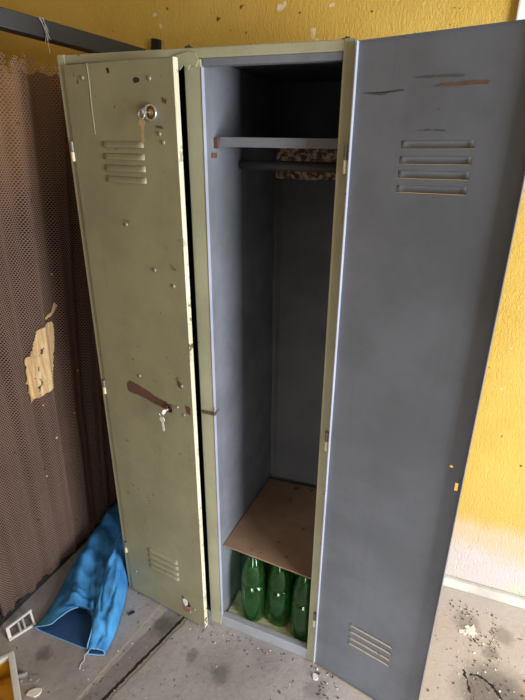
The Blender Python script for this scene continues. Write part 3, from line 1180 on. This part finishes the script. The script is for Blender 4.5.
L1 = [(-0.088, -0.272, 0.116, 0.050, 0.05, 0.0), (-0.112, -0.17, 0.112, 0.066, 0.0, 0.0), (-0.155, -0.04, 0.115, 0.085, -0.15, 0.0),
      (-0.190, 0.10, 0.115, 0.10, -0.2, 0.0), (-0.205, 0.25, 0.10, 0.12, -0.1, 0.0), (-0.20, 0.38, 0.085, 0.10, 0, 0.0)]
L2 = [(0.064, -0.268, 0.030, 0.018, 0.35, 0.0), (0.034, -0.19, 0.042, 0.06, 0.3, 0.0), (-0.016, -0.08, 0.046, 0.115, 0.2, 0.0),
      (-0.066, 0.03, 0.042, 0.145, 0.1, 0.0), (-0.085, 0.16, 0.055, 0.17, 0, 0.0), (-0.100, 0.30, 0.07, 0.17, 0, 0.0), (-0.11, 0.40, 0.07, 0.12, 0, 0)]
for ctrl, back, seed, fo in ((L1, 0.105, 3.3, 0.021), (L2, 0.012, 8.1, 0.017)):
    bm, hem = leg(ctrl, back, seed, fold=fo)
    o = obj('trouser_leg', bm, ['denim', 'denim_in'], jeans, 'keep')
    bm2 = bmesh.new(); bm2.from_mesh(o.data)
    bmesh.ops.recalc_face_normals(bm2, faces=bm2.faces)
    for f in bm2.faces:
        f.smooth = True
    bm2.to_mesh(o.data); bm2.free()
    solidify(o, 0.0016, 1)
    bm = new()
    tube(bm, [h + Vector((0, 0, 0.0004)) for h in hem] + [hem[0] + Vector((0, 0, 0.0004))], 0.0023, 6, False)
    tag(obj('hem', bm, 'hem', o, True), 'pale frayed hem')
bm = new()
q = Vector((0.035, -0.275, 0.010))
tube(bm, [q, q + Vector((-0.002, -0.012, -0.004)), q + Vector((0.006, -0.024, -0.007)), q + Vector((0.004, -0.040, -0.008)), q + Vector((0.012, -0.052, -0.0085))], 0.0014, 6)
tag(obj('loose_thread', bm, 'thread', jeans, True), 'white loose thread at the hem')

# ------------------------------------------------------------------ yellow tub at the lower left corner
a0 = Vector((-0.135, -0.405, 0))
ex = Vector((0.82, -0.57, 0)).normalized()
ey = Vector((-0.57, -0.82, 0)).normalized()
TH = 0.085
tub = thing('tub', a0 + ex * 0.15 + ey * 0.12, 'yellow open tub with a thick white rim in the lower left corner', 'tub')
ft = lambda c: a0 + ex * (c.x - 0.0) + ey * c.y + Vector((0, 0, c.z)) + Vector((-0.005, 0.0, 0))
bm = new()
box(bm, 0.012, 0.30, 0.004, 0.014, 0.004, TH, 0.002, ft)
box(bm, 0.012, 0.30, 0.226, 0.236, 0.004, TH, 0.002, ft)
box(bm, 0.004, 0.014, 0.004, 0.236, 0.004, TH, 0.002, ft)
box(bm, 0.296, 0.306, 0.004, 0.236, 0.004, TH, 0.002, ft)
box(bm, 0.006, 0.304, 0.006, 0.234, 0.0, 0.008, 0.001, ft)
obj('shell', bm, 'yellow', tub)
bm = new()
box(bm, 0.0, 0.31, -0.002, 0.016, TH - 0.012, TH + 0.006, 0.004, ft)
box(bm, 0.0, 0.31, 0.224, 0.242, TH - 0.012, TH + 0.006, 0.004, ft)
box(bm, 0.0, 0.016, 0.012, 0.228, TH - 0.012, TH + 0.006, 0.004, ft)
box(bm, 0.294, 0.31, 0.012, 0.228, TH - 0.012, TH + 0.006, 0.004, ft)
tag(obj('rim', bm, 'white_plastic', tub), 'thick white rim')

# broken white plastic bracket by the foot of the screen
br = thing('plastic_bracket', (-0.236, -0.29, 0), 'broken white open plastic bracket at the foot of the net screen', 'bracket')
A, B = Vector((-0.250, -0.346, 0.005)), Vector((-0.213, -0.262, 0.006))
Cc, Dd = Vector((-0.270, -0.335, 0.034)), Vector((-0.244, -0.245, 0.040))
bm = new()
bar(bm, A, B, 0.009, 0.009, 0.002)
obj('rail', bm, 'white_plastic', br)
bm = new()
bar(bm, Cc, Dd, 0.008, 0.008, 0.002)
obj('rail', bm, 'white_plastic', br)
for u in (0.06, 0.45, 0.62, 0.94):
    bm = new()
    bar(bm, A.lerp(B, u), Cc.lerp(Dd, u), 0.011 if u in (0.06,) else 0.007, 0.006, 0.0015)
    obj('rung', bm, 'dusty_metal' if 0.1 < u < 0.9 else 'white_plastic', br)

# small grey metal gusset beside the tub
bm = new()
q = Vector((-0.085, -0.420, 0))
fq = lambda a, t, b: q + Vector((a * 0.80 - b * 0.45, a * 0.5 + b * 0.80, t))
slab(bm, [(-0.035, -0.012), (0.03, -0.016), (0.042, -0.004), (0.03, 0.012), (-0.01, 0.016), (-0.038, 0.006)], fq, 0.0, 0.003)
slab(bm, [(-0.035, 0.006), (-0.005, 0.013), (-0.003, 0.018), (-0.036, 0.010)], fq, 0.003, 0.018)
for cx in (-0.018, 0.012):
    t = bmesh.new()
    bmesh.ops.create_cone(t, cap_ends=True, segments=10, radius1=0.005, radius2=0.004, depth=0.004)
    merge(bm, t, lambda c: fq(cx + c.x, 0.005 + c.z, -0.002 + c.y))
tag(obj('metal_gusset', bm, 'dusty_metal', None, False, q), 'small grey metal plate beside the white tub rim', 'metal plate')


# ------------------------------------------------------------------ debris
def shard(name, x, y, sx, sy, sz, mat, label, cat, rot=0.0, npts=9, group=None, jit=0.25):
    bm = new()
    pts = []
    for i in range(npts):
        an = 2 * PI * i / npts
        k = 1 + random.uniform(-jit, jit)
        px, py = math.cos(an) * sx * k, math.sin(an) * sy * k
        pts.append((px * math.cos(rot) - py * math.sin(rot), px * math.sin(rot) + py * math.cos(rot)))
    slab(bm, pts, lambda a, t, b: Vector((x + a, y + b, t)), 0.0, sz)
    return tag(obj(name, bm, mat, None, False, (x, y, 0)), label, cat, group)


shard('plaster_flake', 1.232, 0.325, 0.026, 0.015, 0.003, 'whitechip', 'white plaster splat on the floor right of the open door', 'plaster', 0.9, 26, None, 0.55)
shard('plaster_flake', 1.205, 0.312, 0.010, 0.007, 0.003, 'whitechip', 'small white chip just left of the white plaster splat', 'plaster', 0.2, 8)
shard('plaster_flake', 0.770, -0.048, 0.013, 0.008, 0.005, 'whitechip', 'white flake on the floor below the open door hinge', 'plaster', -0.6, 8)
shard('plaster_flake', -0.030, -0.440, 0.020, 0.013, 0.006, 'whitechip', 'whitish scrap at the bottom edge near the yellow tub', 'plaster', 0.5, 9)
shard('dark_scrap', 0.075, -0.090, 0.012, 0.005, 0.005, 'leather', 'dark scrap on the floor right of the jeans', 'scrap', 1.0, 7)

bm = new()
bl = new()


def crumb(x, y, r, light):
    t = bmesh.new()
    bmesh.ops.create_icosphere(t, subdivisions=1, radius=r)
    ph = random.uniform(0, 6)
    sx, sy, sz = random.uniform(0.7, 1.5), random.uniform(0.6, 1.0), random.uniform(0.4, 0.7)
    for fc in t.faces:
        fc.material_index = 1 if light else 0
    merge(bm, t, lambda c: Vector((x + (c.x * sx) * math.cos(ph) - c.y * sy * math.sin(ph), y + c.x * sx * math.sin(ph) + c.y * sy * math.cos(ph), c.z * sz + r * sz * 0.8)))


def clear(x, y):
    if -0.006 < x < W + 0.006 and -0.004 < y < D:
        return False
    if -0.32 < x < 0.11 and y > -0.30:
        return False
    if x < -0.02 and y < -0.30:
        return False
    if y > 0.455:
        return False
    return True


def scatter(n_, fx, fy, rlo, rhi, pl):
    k = 0
    while k < n_:
        x, y = fx(), fy()
        if clear(x, y):
            crumb(x, y, random.uniform(rlo, rhi) ** 1.0, random.random() < pl)
            k += 1


U, G = random.uniform, random.gauss
scatter(110, lambda: U(0.1, 1.0), lambda: U(-0.5, -0.01), 0.0008, 0.0028, 0.3)
scatter(70, lambda: G(0.45, 0.12), lambda: -0.012 - abs(G(0, 0.03)), 0.001, 0.003, 0.3)
scatter(50, lambda: G(0.80, 0.03), lambda: -0.05 + G(0, 0.03), 0.001, 0.004, 0.35)
scatter(110, lambda: U(1.06, 1.5), lambda: U(0.05, 0.45), 0.0008, 0.0024, 0.15)
scatter(60, lambda: G(1.31, 0.012), lambda: U(0.20, 0.44), 0.001, 0.0035, 0.15)
scatter(40, lambda: G(1.22, 0.03), lambda: G(0.40, 0.03), 0.001, 0.004, 0.15)
scatter(36, lambda: G(1.25, 0.025), lambda: G(0.30, 0.02), 0.001, 0.004, 0.25)
scatter(60, lambda: G(1.31, 0.06), lambda: G(0.13, 0.05), 0.001, 0.0045, 0.3)
scatter(60, lambda: U(-0.15, 0.3), lambda: U(-0.5, -0.3), 0.0008, 0.0025, 0.35)
tag(obj('floor_crumbs', bm, ['crumb', 'whitechip'], None), 'dark dirt and white plaster crumbs scattered over the dusty floor', 'dirt', kind='stuff')

# ------------------------------------------------------------------ light
world = bpy.data.worlds.new('daylight')
S.world = world
world.use_nodes = True
bg = world.node_tree.nodes['Background']
bg.inputs[0].default_value = (1.0, 0.965, 0.93, 1)
bg.inputs[1].default_value = 0.155


def area(name, loc, target, sx, sy, power, col):
    l = bpy.data.lights.new(name, 'AREA')
    l.shape = 'RECTANGLE'
    l.size, l.size_y = sx, sy
    l.energy = power
    l.color = col
    o = bpy.data.objects.new(name, l)
    COL.objects.link(o)
    o.location = loc
    dv = Vector(target) - Vector(loc)
    o.rotation_euler = dv.to_track_quat('-Z', 'Y').to_euler()
    return o


area('doorway_daylight', (3.05, -0.95, 1.0), (0.7, 0.05, 0.85), 0.95, 1.8, 126, (0.93, 0.965, 1.0))

fill_lamp = area('added_low_fill', (1.05, -2.7, 0.55), (0.95, 0.0, 0.02), 0.9, 0.8, 3.6, (0.90, 0.95, 1.0))  # added unseen fill lamp, brightens the lower part of the open door
fill_lamp.data.spread = math.radians(55)

vs = S.view_settings
S.display_settings.display_device = 'sRGB'
vs.view_transform = 'Standard'
vs.look = 'None'
vs.exposure = 0.0
vs.gamma = 1.0
vs.use_curve_mapping = False
